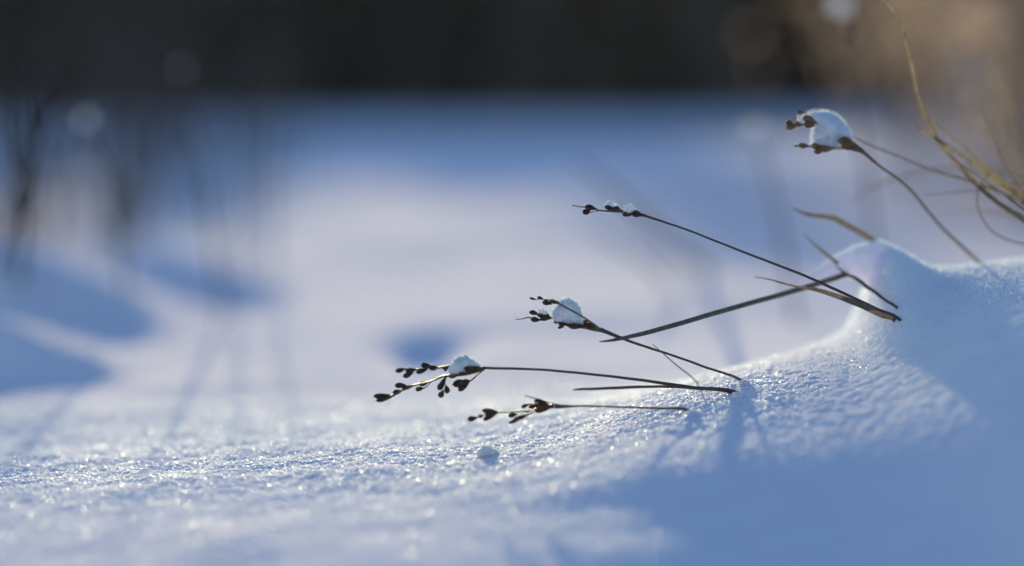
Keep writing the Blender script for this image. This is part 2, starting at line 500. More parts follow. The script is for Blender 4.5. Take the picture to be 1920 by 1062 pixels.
def clump(label, poly_px, centre, d, depth_px, mat='clump', needles=900, nlen=6.0, rough=1.0, name='snow_clump', cat='snow', group=None, nth=24, nph=14, seed=0, sharp=1.0, prick=1.0):
    """lump of snow: rounded body with a ragged outline plus frost needles standing on it"""
    rs = random.Random(seed + 100)
    cx, cy = centre
    ang = [math.atan2(-(y - cy), x - cx) for x, y in poly_px]
    rad = [math.hypot(x - cx, y - cy) for x, y in poly_px]
    o_ = np.argsort(ang); A = np.array(ang)[o_]; R_ = np.array(rad)[o_]
    A = np.concatenate([A - 2 * np.pi, A, A + 2 * np.pi]); R_ = np.concatenate([R_, R_, R_])
    c0 = pt(cx, cy, d)
    k_ = PXM * d
    nt, npv = nth * 4, nph * 3
    vs_, ns_ = [], []
    mean = float(np.mean(rad))
    def body(th, ph):
        r = float(np.interp((th + np.pi) % (2 * np.pi) - np.pi, A, R_))
        e = math.cos(ph); e = e ** 0.8
        p = np.array([math.cos(th) * r * e, math.sin(ph) * depth_px, math.sin(th) * r * e])
        q = p / mean
        nzv = Vector((q[0] * 2.6 + seed, q[1] * 2.6, q[2] * 2.6))
        amp = rough * (0.10 * mnoise.noise(nzv) + 0.07 * mnoise.noise(nzv * 2.7) + 0.11 * mnoise.noise(nzv * 7) + 0.09 * mnoise.noise(nzv * 15))
        p = p * (1 + amp)
        return p
    for i in range(npv + 1):
        ph = -math.pi / 2 + math.pi * i / npv
        for j in range(nt):
            p = body(2 * math.pi * j / nt, ph)
            vs_.append(c0 + k_ * (RIGHT * p[0] + FWD * p[1] + UP * p[2]))
    fs_ = []
    for i in range(npv):
        for j in range(nt):
            j2 = (j + 1) % nt
            fs_.append((i * nt + j, (i + 1) * nt + j, (i + 1) * nt + j2, i * nt + j2))
    root = mesh_obj(name, vs_, fs_, M[mat])
    nv, nf = [], []
    for q in range(needles):
        th = rs.uniform(0, 2 * math.pi); ph = math.asin(rs.uniform(-1, 1))
        p = body(th, ph)
        nrm = np.array([p[0], p[1] * (mean / depth_px) ** 2, p[2]]); nrm /= np.linalg.norm(nrm) + 1e-9
        dirv = nrm + np.array([rs.gauss(0, 0.55), rs.gauss(0, 0.55), rs.gauss(0, 0.55)]); dirv /= np.linalg.norm(dirv)
        L = nlen * rs.uniform(0.6, 2.3) * prick
        w = rs.uniform(0.8, 1.5) * sharp
        s1 = np.cross(dirv, [rs.uniform(-1, 1), rs.uniform(-1, 1), rs.uniform(-1, 1)]); s1 /= np.linalg.norm(s1) + 1e-9
        s2 = np.cross(dirv, s1)
        b0 = p - dirv * L * 0.25
        pts_ = [b0 + s1 * w, b0 - 0.5 * s1 * w + 0.8 * s2 * w, b0 - 0.5 * s1 * w - 0.8 * s2 * w, b0 + dirv * L]
        o = len(nv)
        nv += [c0 + k_ * (RIGHT * a[0] + FWD * a[1] + UP * a[2]) for a in pts_]
        nf += [(o, o + 1, o + 3), (o + 1, o + 2, o + 3), (o + 2, o, o + 3)]
    if needles:
        nd = mesh_obj('frost_needles', nv, nf, M['ice'], None, smooth=False)
        nd.parent = root
        nd['kind'] = 'stuff'
    tag(root, label, cat, group)
    return root


# ------------------------------------------------------------------ rush stalks in focus
G_RUSH = 'rush stalks leaning out of the snow bank'

# longest head, middle left
CR = (690, 640, 7.5875)
d0 = 0.985
r, _ = stalk('rush_stalk', 'long dark rush stalk with the widest branching seed head, pointing left above the snow', 'rush',
             [(905, 690), (1000, 693), (1100, 701), (1200, 713), (1300, 727), (1380, 737)], [2.6, 2.3, 2.4, 2.8, 3.4, 4.2, 4.2], d0, M['stem'], group=G_RUSH)
branch(r, crop_pts(CR, [(1660, 385), (1400, 390), (1250, 372), (1150, 355), (1000, 378), (880, 372), (800, 392), (640, 405), (530, 392)]), [3.0, 4.2, 2.0, 1.7, 1.5, 1.4, 1.2], d0, M['stem'])
branch(r, crop_pts(CR, [(1660, 392), (1450, 455), (1250, 485), (1060, 505), (930, 560), (820, 592), (650, 632), (480, 705), (350, 772), (200, 815)]), [3.0, 3.2, 2.2, 1.6, 2.0, 1.8, 1.6], d0, M['stem'])
branch(r, crop_pts(CR, [(1640, 415), (1560, 475), (1500, 530), (1430, 580)]), [1.2, 1.3, 2.0, 1.6], d0, M['stem'])
branch(r, crop_pts(CR, [(1120, 495), (1105, 530), (1090, 590)]), [1.2, 1.2, 1.5], d0, M['stem'])
branch(r, crop_pts(CR, [(900, 578), (840, 640), (790, 675)]), [1.0, 0.9, 1.2], d0, M['stem'])
capsules(r, [(545, 388, 392, 428, 33), (650, 445, 500, 505, 38), (700, 400, 535, 428, 36), (850, 398, 690, 445, 42), (900, 350, 762, 342, 40),
             (1010, 375, 872, 385, 40), (1165, 362, 1050, 372, 36), (1140, 380, 1088, 428, 16), (1310, 470, 1150, 505, 38), (1420, 440, 1280, 460, 30),
             (800, 668, 680, 692, 36), (880, 580, 725, 615, 36), (540, 622, 385, 636, 40), (670, 625, 480, 675, 34), (500, 695, 358, 735, 40),
             (320, 762, 82, 782, 40), (390, 770, 118, 850, 36), (1105, 505, 1030, 660, 40), (1085, 560, 1000, 690, 46), (1105, 620, 1130, 742, 42),
             (1075, 690, 1020, 800, 42), (1455, 570, 1208, 622, 58), (1450, 572, 1290, 705, 50), (1460, 558, 1340, 575, 34), (1590, 372, 1365, 395, 48), (1640, 395, 1440, 430, 34)], CR, d0, M['capsule'])

# lowest head
CR = (860, 730, 8.727)
d0 = 0.975
r, _ = stalk('rush_stalk', 'lowest dark rush stalk, nearly level, with a short forked seed head', 'rush',
             [(1040, 762.5), (1080, 762), (1150, 763), (1230, 766), (1297, 771)], [4.5, 1.9, 1.7, 2.0, 2.7, 2.7], d0, M['stem'], group=G_RUSH)
branch(r, crop_pts(CR, [(1560, 275), (1400, 300), (1240, 335), (1100, 362), (850, 375), (640, 378)]), [4.5, 4.0, 1.8, 1.5, 1.4, 1.6], d0, M['stem'])
branch(r, crop_pts(CR, [(1320, 320), (1240, 365), (1150, 412), (1050, 440)]), [1.2, 1.1, 1.6, 2.0], d0, M['stem'])
branch(r, crop_pts(CR, [(1700, 275), (1570, 243), (1370, 187), (1250, 150), (1075, 105)]), [2.0, 1.1, 1.0, 1.1, 0.7], d0, M['stem'], 'bract')
branch(r, crop_pts(CR, [(1280, 255), (1200, 243), (1130, 248)]), [1.5, 1.0, 1.4], d0, M['stem'])
capsules(r, [(320, 462, 150, 498, 44), (410, 430, 322, 447, 32), (660, 375, 388, 345, 46), (650, 382, 405, 505, 40), (650, 378, 430, 420, 48),
             (1200, 348, 1090, 366, 22), (970, 408, 812, 442, 40), (1170, 408, 895, 500, 38), (1060, 465, 818, 556, 28), (1160, 245, 1028, 297, 32), (1290, 272, 1148, 302, 42),
             (1470, 250, 1242, 190, 62), (1520, 300, 1238, 355, 48), (1560, 275, 1260, 330, 60), (1520, 270, 1250, 260, 60)], CR, d0, M['capsule'])

# middle head holding a ball of snow
CR = (950, 540, 9.6)
d0 = 0.99
r, _ = stalk('rush_stalk', 'dark rush stalk holding a round ball of snow in its forked head', 'rush',
             [(1125, 618), (1180, 640), (1250, 663), (1320, 688), (1392, 715)], [4.2, 2.6, 2.2, 2.3, 2.7, 2.7], d0, M['stem'], group=G_RUSH)
branch(r, crop_pts(CR, [(1680, 750), (1500, 608), (1270, 465), (1000, 318), (880, 245), (660, 205)]), [3.0, 1.8, 1.5, 1.6, 1.5, 1.3], d0 - 0.004, M['stem'])
branch(r, crop_pts(CR, [(1700, 765), (1550, 720), (1380, 690), (1200, 690), (1040, 650)]), [4.0, 6.0, 5.0, 4.2, 2.5], d0, M['stem'])
branch(r, crop_pts(CR, [(1300, 670), (1000, 600), (820, 547), (740, 530)]), [1.6, 1.4, 1.6, 2.0], d0 + 0.002, M['stem'])
branch(r, crop_pts(CR, [(160, 570), (270, 562), (380, 536), (460, 542)]), [0.7, 0.8, 1.3, 0.9], d0, M['stem'], 'bract')
branch(r, crop_pts(CR, [(680, 208), (600, 205), (510, 212)]), [1.0, 0.8, 0.8], d0, M['stem'])
capsules(r, [(545, 218, 413, 182, 22), (680, 212, 555, 170, 30), (815, 298, 643, 258, 46), (690, 205, 720, 250, 20), (960, 285, 768, 232, 40), (1010, 318, 880, 240, 26),
             (590, 480, 410, 435, 44), (820, 547, 545, 480, 50), (810, 550, 600, 560, 42), (800, 540, 640, 412, 30), (620, 585, 438, 572, 50),
             (1000, 602, 852, 620, 34), (1040, 700, 922, 718, 25), (1120, 655, 938, 655, 40), (1400, 690, 1100, 680, 52), (1380, 700, 1150, 715, 34), (1520, 625, 1325, 620, 50), (1620, 720, 1400, 650, 60)], CR, d0, M['capsule'])
clump('round ball of snow held in the fork of the middle rush head', crop_pts(CR, [(1320, 440), (1280, 330), (1220, 250), (1100, 200), (1000, 240), (930, 330), (840, 440), (860, 560), (960, 610), (1150, 650), (1330, 650), (1360, 560)]),
      (950 + 1100 / 9.6, 540 + 450 / 9.6), d0 + 0.001, 20, needles=1100, nlen=4.2, seed=3, group='snow caught on rush heads')
clump('tiny dab of snow on the lower left fork of the middle rush head', crop_pts(CR, [(570, 400), (610, 370), (660, 400), (720, 480), (640, 450)]), (950 + 635 / 9.6, 540 + 425 / 9.6), d0 - 0.003, 5,
      needles=90, nlen=3, seed=4, nth=10, nph=6, group='snow caught on rush heads')

# upper head in front of the blue snow
CR = (1060, 360, 10.667)
d0 = 0.995
r, _ = stalk('rush_stalk', 'slender dark rush stalk rising highest in the middle, narrow head dusted with snow', 'rush',
             [(1205, 404), (1250, 418), (1300, 436), (1400, 475), (1505, 516), (1560, 540), (1640, 578), (1690, 602)], [2.6, 1.9, 1.9, 2.1, 2.5, 2.8, 3.0, 3.2, 3.4], d0, M['stem'], group=G_RUSH)
branch(r, crop_pts(CR, [(1600, 475), (1400, 440), (1150, 392), (950, 385), (800, 382), (660, 368), (560, 330)]), [3.0, 4.0, 3.4, 2.5, 1.7, 1.5, 1.5], d0, M['stem'])
branch(r, crop_pts(CR, [(660, 380), (560, 400), (480, 412), (430, 400)]), [0.8, 0.7, 1.0, 1.2], d0, M['stem'])
branch(r, crop_pts(CR, [(135, 272), (280, 295), (390, 310), (470, 330)]), [1.0, 0.8, 1.2, 1.2], d0, M['stem'], 'bract')
capsules(r, [(640, 350, 400, 285, 55), (500, 370, 350, 425, 60), (520, 300, 390, 440, 60), (1000, 365, 788, 295, 48), (1160, 385, 900, 315, 52), (1120, 370, 960, 275, 36),
             (1390, 445, 1142, 452, 46), (1560, 465, 1330, 425, 62), (1540, 440, 1350, 385, 34)], CR, d0, M['capsule'])
clump('small peak of snow on the narrow upper rush head, nearer its tip', crop_pts(CR, [(790, 275), (840, 230), (900, 185), (950, 225), (1040, 262), (950, 290), (860, 290)]), (1060 + 900 / 10.667, 360 + 255 / 10.667), d0 - 0.002, 6,
      needles=160, nlen=3.0, seed=5, nth=12, nph=8, group='snow caught on rush heads')
clump('small white crust of snow on the narrow upper rush head, nearer its stem', crop_pts(CR, [(1190, 320), (1230, 285), (1290, 260), (1350, 310), (1400, 350), (1330, 385), (1230, 400), (1180, 375)]), (1060 + 1290 / 10.667, 360 + 335 / 10.667), d0 - 0.002, 7,
      needles=200, nlen=3.0, seed=6, nth=12, nph=8, group='snow caught on rush heads')
CR = (690, 640, 7.5875)
clump('fluffy crown of snow on the widest rush head above the snow', crop_pts(CR, [(1160, 440), (1170, 360), (1215, 305), (1280, 245), (1350, 212), (1450, 250), (1540, 300), (1600, 345), (1500, 365), (1390, 385), (1280, 430), (1200, 455)]),
      (690 + 1340 / 7.5875, 640 + 345 / 7.5875), 0.985, 17, needles=900, nlen=4.2, seed=8, group='snow caught on rush heads')

# brown head with the snow cap, upper right
CR = (1460, 190, 8.85)
d0 = 1.028
dS6 = d0
r, _ = stalk('rush_stalk', 'brown rush stalk in the upper right with a big snow cap on its head', 'rush',
             [(1600, 278), (1618, 286), (1650, 312), (1700, 350), (1760, 420), (1800, 460), (1842, 498), (1880, 540)], [5.5, 3.6, 2.4, 2.4, 2.6, 3.0, 3.2, 3.2], d0, M['brown_stem'], base_hit=False, d_base=1.10, group=G_RUSH)
branch(r, crop_pts(CR, [(1300, 800), (1100, 790), (920, 800), (760, 800)]), [2.0, 1.2, 1.0, 1.4], d0, M['brown_stem'])
branch(r, crop_pts(CR, [(1260, 770), (1060, 765), (900, 765), (640, 740), (500, 755), (340, 745), (255, 742)]), [2.0, 1.4, 1.6, 2.6, 1.5, 1.5, 1.2], d0, M['brown_stem'])
branch(r, crop_pts(CR, [(1420, 845), (1300, 740), (1180, 640), (900, 430), (640, 360), (430, 400), (330, 390), (200, 440)]), [3.4, 2.0, 1.6, 1.6, 2.0, 1.8, 1.6, 1.5], d0, M['brown_stem'])
branch(r, crop_pts(CR, [(220, 350), (250, 300), (310, 278), (400, 205)]), [0.6, 0.6, 0.6, 0.8], d0, M['brown_stem'])
capsules(r, [(425, 205, 312, 183, 32), (240, 370, 108, 365, 46), (330, 400, 122, 460, 50), (300, 395, 125, 420, 40), (420, 405, 255, 378, 46), (610, 330, 412, 278, 62), (640, 370, 440, 320, 60), (600, 410, 430, 385, 56),
             (510, 752, 338, 728, 46), (350, 748, 250, 740, 20), (720, 765, 540, 738, 50), (780, 800, 582, 840, 50), (930, 790, 680, 790, 56), (840, 760, 650, 770, 40),
             (1270, 730, 1005, 640, 72), (1310, 800, 1040, 730, 60), (1300, 780, 1060, 660, 70), (1140, 700, 970, 662, 24)], CR, d0, M['brown_capsule'], 0.007)
clump('big furry cap of snow on the brown rush head, upper right', crop_pts(CR, [(500, 240), (570, 180), (640, 195), (730, 185), (850, 222), (1000, 315), (1090, 420), (1145, 520), (1225, 650), (1130, 610), (1010, 640), (950, 735), (800, 750), (570, 700), (590, 560), (610, 450), (600, 380), (560, 320)]),
      (1460 + 840 / 8.85, 190 + 470 / 8.85), d0 + 0.004, 34, needles=2600, nlen=7.0, seed=9, rough=0.55, nth=30, nph=18, sharp=0.75, group='snow caught on rush heads')
clump('thumb-sized bit of snow between the capsules left of the big snow cap', crop_pts(CR, [(330, 260), (380, 228), (450, 235), (440, 300), (390, 355), (335, 340)]), (1460 + 385 / 8.85, 190 + 292 / 8.85), d0 + 0.002, 6.5,
      needles=160, nlen=3.5, seed=10, nth=12, nph=8, group='snow caught on rush heads')

# ------------------------------------------------------------------ blades and straws round the mound
G_BL = 'dry blades sticking out of the snow bank'
dm = 1.03
B2, _ = stalk('bent_blade', 'long grey-brown blade bent sharply over under the snow mound', 'grass blade',
              [(1124, 641), (1160, 636), (1220, 622), (1350, 585), (1480, 548), (1560, 524), (1600, 510), (1622, 503)],
              [1.0, 3.4, 4.4, 4.8, 5.2, 5.6, 6.0, 6.0], 0.985, M['green_blade'], base_hit=False, d_base=1.064, flat=0.35, part='blade', group=G_BL)
stalk('leaf_blade', 'broad leaf blade crossing under the bent blade to a thin broken tip', 'grass blade',
      [(1414, 520), (1445, 525), (1490, 537), (1540, 546), (1600, 567), (1650, 588), (1684, 602)], [0.6, 1.5, 1.9, 4.0, 5.5, 6.5, 7.0, 7.0], 1.02, M['blade'], flat=0.4, part='blade', group=G_BL)
stalk('leaf_blade', 'short pointed blade stabbing out of the mound to upper left', 'grass blade',
      [(1506, 439), (1530, 461), (1562, 487), (1590, 508)], [0.5, 1.8, 2.6, 3.0, 3.0], 1.05, M['blade'], base_hit=False, d_base=1.06, flat=0.4, part='blade', group=G_BL)
stalk('leaf_blade', 'kinked brown leaf rising behind the top of the mound', 'grass blade',
      [(1485, 390), (1515, 402), (1562, 409), (1580, 418), (1635, 450), (1662, 478)], [1.0, 3.0, 4.6, 5.2, 5.2, 5.0, 5.0], 1.055, M['blade'], base_hit=False, d_base=1.07, flat=0.4, part='blade', group=G_BL)
stalk('straw', 'hair-thin dark straw crossing behind the middle rush stalk', 'grass blade',
      [(1224, 646), (1260, 678), (1309, 721)], [0.6, 1.1, 1.5, 1.5], 1.0, M['stem'], part='blade', group=G_BL)
stalk('leaf_blade', 'narrow dark blade lying along the foot of the widest rush stalk', 'grass blade',
      [(1074, 732), (1092, 730), (1160, 727.5), (1240, 725), (1300, 728), (1378, 738)], [0.8, 2.4, 2.9, 2.6, 3.0, 3.5, 3.5], 0.98, M['stem'], flat=0.5, part='blade', group=G_BL)
stalk('dead_blade', 'short ragged brown blade sunk in the front of the mound', 'grass blade',
      [(1566, 500), (1590, 515), (1620, 533), (1650, 556), (1685, 582)], [1.0, 3.0, 4.0, 3.0, 2.5, 2.0], 1.053, M['blade'], flat=0.6, part='blade', base_hit=True, wob=0.00025, group=G_BL)

# snow lying over the bent blade
def mound(label):
    """snow draped over the bent blade: a loft of uneven rounded slices"""
    ST = [(1494, 533, 539, 3), (1508, 523, 540, 9), (1530, 507, 536, 15), (1552, 491, 531, 21), (1575, 476, 526, 27), (1600, 462, 522, 33), (1622, 454, 530, 38),
          (1645, 452, 546, 36), (1664, 457, 560, 28), (1680, 474, 568, 18), (1694, 492, 570, 8)]
    S_ = np.array(ST, float)
    u = np.linspace(0, len(ST) - 1, 90)
    row = catmull(S_, 90)
    nseg = 72
    vs_ = []
    for (x, yt, yb, dp) in row:
        cyy = 0.5 * (yt + yb); hh = 0.5 * (yb - yt)
        for q in range(nseg):
            a = 2 * math.pi * q / nseg
            base = pt(x, cyy - hh * math.sin(a), 1.062 + (dp * PXM) * -math.cos(a))
            vs_.append(base)
    vs_ = np.array(vs_).reshape(len(row), nseg, 3)
    cen = vs_.mean(1, keepdims=True)
    for i in range(len(row)):
        for q in range(nseg):
            p = vs_[i, q]; nz = mnoise.noise(Vector(p * 140)) * 0.0011 + mnoise.noise(Vector(p * 420)) * 0.0006 + mnoise.noise(Vector(p * 1300)) * 0.00035
            d_ = p - cen[i, 0]; vs_[i, q] = p + d_ / (np.linalg.norm(d_) + 1e-9) * nz * min(1, row[i][3] / 25)
    fs_ = []
    for i in range(len(row) - 1):
        for q in range(nseg):
            q2 = (q + 1) % nseg
            fs_.append((i * nseg + q, (i + 1) * nseg + q, (i + 1) * nseg + q2, i * nseg + q2))
    fs_.append(tuple(range(nseg))); fs_.append(tuple((len(row) - 1) * nseg + q for q in range(nseg))[::-1])
    # join the draped part with the top of the bank under it and melt the two together
    allv = [tuple(v) for v in vs_.reshape(-1, 3)]; allf = list(fs_)
    hx = np.arange(0.085, 0.225, 0.0011); hy = np.arange(0.79, 1.19, 0.0013)
    HX, HY = np.meshgrid(hx, hy)
    ed = np.minimum(np.minimum(HX - hx[0], hx[-1] - HX) / 0.045, np.minimum(HY - hy[0], hy[-1] - HY) / 0.09)
    HZ = terrain(HX, HY, False) + 0.0003 - 0.005 * (1 - smooth01(ed / 0.3))
    o0 = len(allv); ny, nx = HX.shape
    allv += [(a, b_, c) for a, b_, c in zip(HX.ravel(), HY.ravel(), HZ.ravel())]
    o1 = len(allv)
    allv += [(a, b_, -0.06) for a, b_ in zip(HX.ravel(), HY.ravel())]
    for i in range(ny - 1):
        for q in range(nx - 1):
            k0 = i * nx + q
            allf.append((o0 + k0, o0 + k0 + 1, o0 + k0 + nx + 1, o0 + k0 + nx)); allf.append((o1 + k0, o1 + k0 + nx, o1 + k0 + nx + 1, o1 + k0 + 1))
    ring = [q for q in range(nx)] + [i * nx + nx - 1 for i in range(1, ny)] + [(ny - 1) * nx + q for q in range(nx - 2, -1, -1)] + [i * nx for i in range(ny - 2, 0, -1)]
    for k0, k1 in zip(ring, ring[1:] + ring[:1]):
        allf.append((o0 + k1, o0 + k0, o1 + k0, o1 + k1))
    tmp = mesh_obj('snow_mound', allv, allf, M['mound'])
    rm = tmp.modifiers.new('remesh', 'REMESH'); rm.mode = 'VOXEL'; rm.voxel_size = 0.0011; rm.use_smooth_shade = True
    sm = tmp.modifiers.new('smooth', 'SMOOTH'); sm.factor = 0.5; sm.iterations = 14
    dg = bpy.context.evaluated_depsgraph_get()
    me = bpy.data.meshes.new_from_object(tmp.evaluated_get(dg))
    me.polygons.foreach_set('use_smooth', np.ones(len(me.polygons), dtype=bool))
    co = np.empty(len(me.vertices) * 3, dtype=np.float32); me.vertices.foreach_get('co', co); co = co.reshape(-1, 3).astype(float)
    nr = np.empty(len(me.vertices) * 3, dtype=np.float32); me.vertices.foreach_get('normal', nr); nr = nr.reshape(-1, 3).astype(float)
    co = co + nr * (0.0004 * fbm(co[:, 0] * 300 + co[:, 2] * 200, co[:, 1] * 300 + co[:, 2] * 140, 2, 91))[:, None]
    quads = np.empty(len(me.loops), dtype=np.int32); me.loops.foreach_get('vertex_index', quads); quads = quads.reshape(-1, 4)
    tz = terrain(co[:, 0], co[:, 1], False)
    inner = np.minimum(np.minimum(co[:, 0] - hx[0], hx[-1] - co[:, 0]) / 0.045, np.minimum(co[:, 1] - hy[0], hy[-1] - co[:, 1]) / 0.09) > 0.4
    quads = quads[((co[:, 2] - tz > -0.0005) | (inner & (co[:, 2] > -0.055)))[quads].all(1)]           # keep the outer skin only
    used = np.unique(quads); remap = np.zeros(len(co), dtype=np.int64); remap[used] = np.arange(len(used))
    co = co[used]; nr = nr[used]; tz = tz[used]; quads = remap[quads]
    bpy.data.objects.remove(tmp)
    bpy.data.meshes.remove(me)
    o = array_obj('snow_mound', co, quads, M['mound'])
    o.name = 'snow_mound'
    edc = np.minimum(np.minimum(co[:, 0] - hx[0], hx[-1] - co[:, 0]) / 0.06, np.minimum(co[:, 1] - 0.94, hy[-1] - co[:, 1]) / 0.12)
    outside = np.where((co[:, 2] > tz - 0.001) & (nr[:, 2] > -0.6) & (RNG.random(len(co)) < smooth01((edc - 0.25) / 0.75)))[0]
    rs = random.Random(77); nv, nf = [], []
    for k in range(11000):
        vi = int(outside[rs.randrange(len(outside))])
        p = co[vi]; nrm = nr[vi]
        dv = nrm + np.array([rs.gauss(0, .5), rs.gauss(0, .5), rs.gauss(0, .5)]); dv /= np.linalg.norm(dv)
        L = rs.uniform(0.0006, 0.0017); w = rs.uniform(0.00012, 0.00026)
        s1 = np.cross(dv, [rs.gauss(0, 1), rs.gauss(0, 1), rs.gauss(0, 1)]); s1 /= np.linalg.norm(s1) + 1e-9; s2 = np.cross(dv, s1)
        b0 = p - dv * L * 0.3; o_ = len(nv)
        nv += [b0 + s1 * w, b0 - 0.5 * s1 * w + 0.8 * s2 * w, b0 - 0.5 * s1 * w - 0.8 * s2 * w, p + dv * L]
        nf += [(o_, o_ + 1, o_ + 3), (o_ + 1, o_ + 2, o_ + 3), (o_ + 2, o_, o_ + 3)]
    nd = mesh_obj('frost_needles', nv, nf, M['ice'], None, smooth=False); nd.parent = o; nd['kind'] = 'stuff'
    return tag(o, label, 'snow')

mound('rounded mound of snow draped over the bent blade')

# ------------------------------------------------------------------ straw-coloured grasses, far right
G_ST = 'straw-coloured grasses at the right edge'
def free(name, label, path, rad, d1, d2, mat, **k):
    """a grass whose foot lies outside the picture, carried on down to the snow"""
    if d1 < 1.12: d1, d2 = 1 + (d1 - 1) * 0.6, 1 + (d2 - 1) * 0.75
    P = [pt(x, y, d1 + (d2 - d1) * i / (len(path) - 1)) for i, (x, y) in enumerate(path)]
    dirv = (P[-1] - P[-2]); dirv /= np.linalg.norm(dirv)
    q = P[-1].copy()
    for s in range(120):
        dirv = dirv + np.array([0, 0.002, -0.03]); dirv /= np.linalg.norm(dirv)
        q = q + dirv * 0.004
        if s % 5 == 4: P.append(q.copy())
        if q[2] < float(terrain(q[0], q[1], False)) - 0.01: break
    P.append(q.copy())
    C = catmull(P, 6 * len(P))
    root = empty(name, P[-1])
    v, f = tube_data(C, [0.95 * r_ * PXM * d1 for r_ in rad], 7, k.get('flat', 0.6), k.get('twist', 0.0), open_=True)
    mesh_obj('blade', v, f, mat, root)
    return tag(root, label, 'grass', G_ST)

free('grass_stem', 'tall straw stem curving up out of the top edge of the picture', [(1640, -22), (1656, 0), (1686, 38), (1700, 85), (1711, 130), (1724, 190), (1750, 250), (1778, 288), (1830, 345), (1880, 388), (1925, 414)], [2.5, 3.5, 4.0, 4.2, 4.5, 5.0, 6.0, 6.0], 1.06, 1.07, M['straw'])
free('grass_stem', 'straw blade with a frayed tip just left of the tall curving stem', [(1716, 236), (1730, 246), (1760, 264), (1800, 290), (1850, 326), (1925, 386)], [0.8, 3.0, 4.5, 4.6, 5.0, 5.0], 1.07, 1.07, M['straw'])
free('grass_stem', 'straw blade running down right from behind the tall curving stem', [(1738, 216), (1760, 238), (1800, 270), (1850, 314), (1890, 350), (1925, 380)], [0.6, 2.0, 4.0, 5.0, 6.5, 6.5], 1.09, 1.08, M['straw'])
free('grass_stem', 'thin grey stem running from behind the snow cap to the right edge', [(1590, 252), (1620, 268), (1680, 292), (1750, 320), (1830, 344), (1925, 384)], [0.8, 1.6, 2.4, 2.6, 2.8, 2.8], 1.10, 1.08, M['blade'])
free('grass_stem', 'pale soft blade arching low with its tip pointing down left', [(1592, 384), (1612, 365), (1640, 350), (1700, 329), (1770, 316), (1850, 318), (1930, 340)], [0.8, 1.8, 2.2, 2.4, 2.4, 2.4], 1.14, 1.12, M['blade'])
free('grass_stem', 'short level straw under the arching pale blade', [(1732, 366), (1770, 363), (1830, 357), (1880, 348), (1930, 345)], [0.6, 1.6, 2.2, 2.2, 2.2], 1.10, 1.10, M['blade'])
free('grass_stem', 'fine hooked grass curling back down at the right edge', [(1862, 322), (1842, 342), (1832, 372), (1838, 402), (1858, 432), (1890, 451), (1930, 462)], [0.8, 1.3, 1.5, 1.6, 1.6, 1.6], 1.08, 1.08, M['blade'])
free('grass_stem', 'dark straw blade lowest in the sheaf at the right edge', [(1800, 315), (1830, 348), (1860, 372), (1895, 396), (1930, 424)], [1.0, 2.4, 4.0, 5.0, 5.0], 1.075, 1.075, M['blade'])

for lab, pth, dd in [
        ('faint soft straw far right, steep, reaching towards the top edge', [(1842, 20), (1860, 110), (1882, 200), (1905, 280), (1935, 360)], 1.35),
        ('faint soft straw leaning left above the sheaf at the right edge', [(1780, 140), (1820, 205), (1860, 265), (1900, 320), (1940, 365)], 1.28),
        ('faint soft straw just inside the right edge', [(1880, 150), (1890, 220), (1905, 290), (1930, 350)], 1.3),
        ('fine dark blade just under the tall curving stem, pointing up left', [(1752, 268), (1790, 300), (1840, 336), (1890, 372), (1935, 408)], 1.06),
        ('fine upright blade standing behind the sheaf at the right edge', [(1838, 190), (1858, 250), (1884, 310), (1910, 352), (1936, 390)], 1.1),
        ('fine blade hanging low at the right edge, tip to the left', [(1770, 402), (1810, 396), (1860, 398), (1900, 408), (1935, 424)], 1.12),
        ('thin blurred blade crossing above the hooked grass', [(1770, 300), (1820, 326), (1870, 346), (1935, 366)], 1.15)]:
    free('grass_stem', lab, pth, ([1.2, 3.0, 4.0, 4.0] if dd > 1.12 else [0.5, 1.6, 2.2, 2.4]), dd, dd, (M['straw'] if dd > 1.12 else M['blade']))

# ------------------------------------------------------------------ loose snow on the ground
clump('lone crumb of snow lying on the lit snow in the foreground', [(892, 850), (900, 842), (913, 837), (926, 842), (934, 850), (925, 858), (912, 860), (900, 858)], (913, 850), ground_hit(913, 852) - 0.003, 16, needles=260, nlen=3.5, seed=31, nth=14, nph=9, rough=1.6)

for lab, x, y, w_, h_ in [('crumb of snow heaped at the foot of the lowest rush stalk', 1298, 775, 11, 6), ('crumb of snow heaped at the foot of the widest rush stalk', 1383, 743, 12, 7),
                       ('crumb of snow at the foot of the stalk holding the snow ball', 1396, 719, 10, 6)]:
    poly = [(x + w_ * math.cos(a) * random.uniform(0.8, 1.15), y + h_ * math.sin(a) * random.uniform(0.8, 1.15)) for a in np.linspace(0, 2 * math.pi, 12)[:-1]]
    clump(lab, poly, (x, y), ground_hit(x, y + 2) - 0.001, w_ * 0.9, needles=120, nlen=2.5, seed=int(x), nth=12, nph=8, rough=1.5, mat='crumb', group='crumbs of snow at the stem feet')

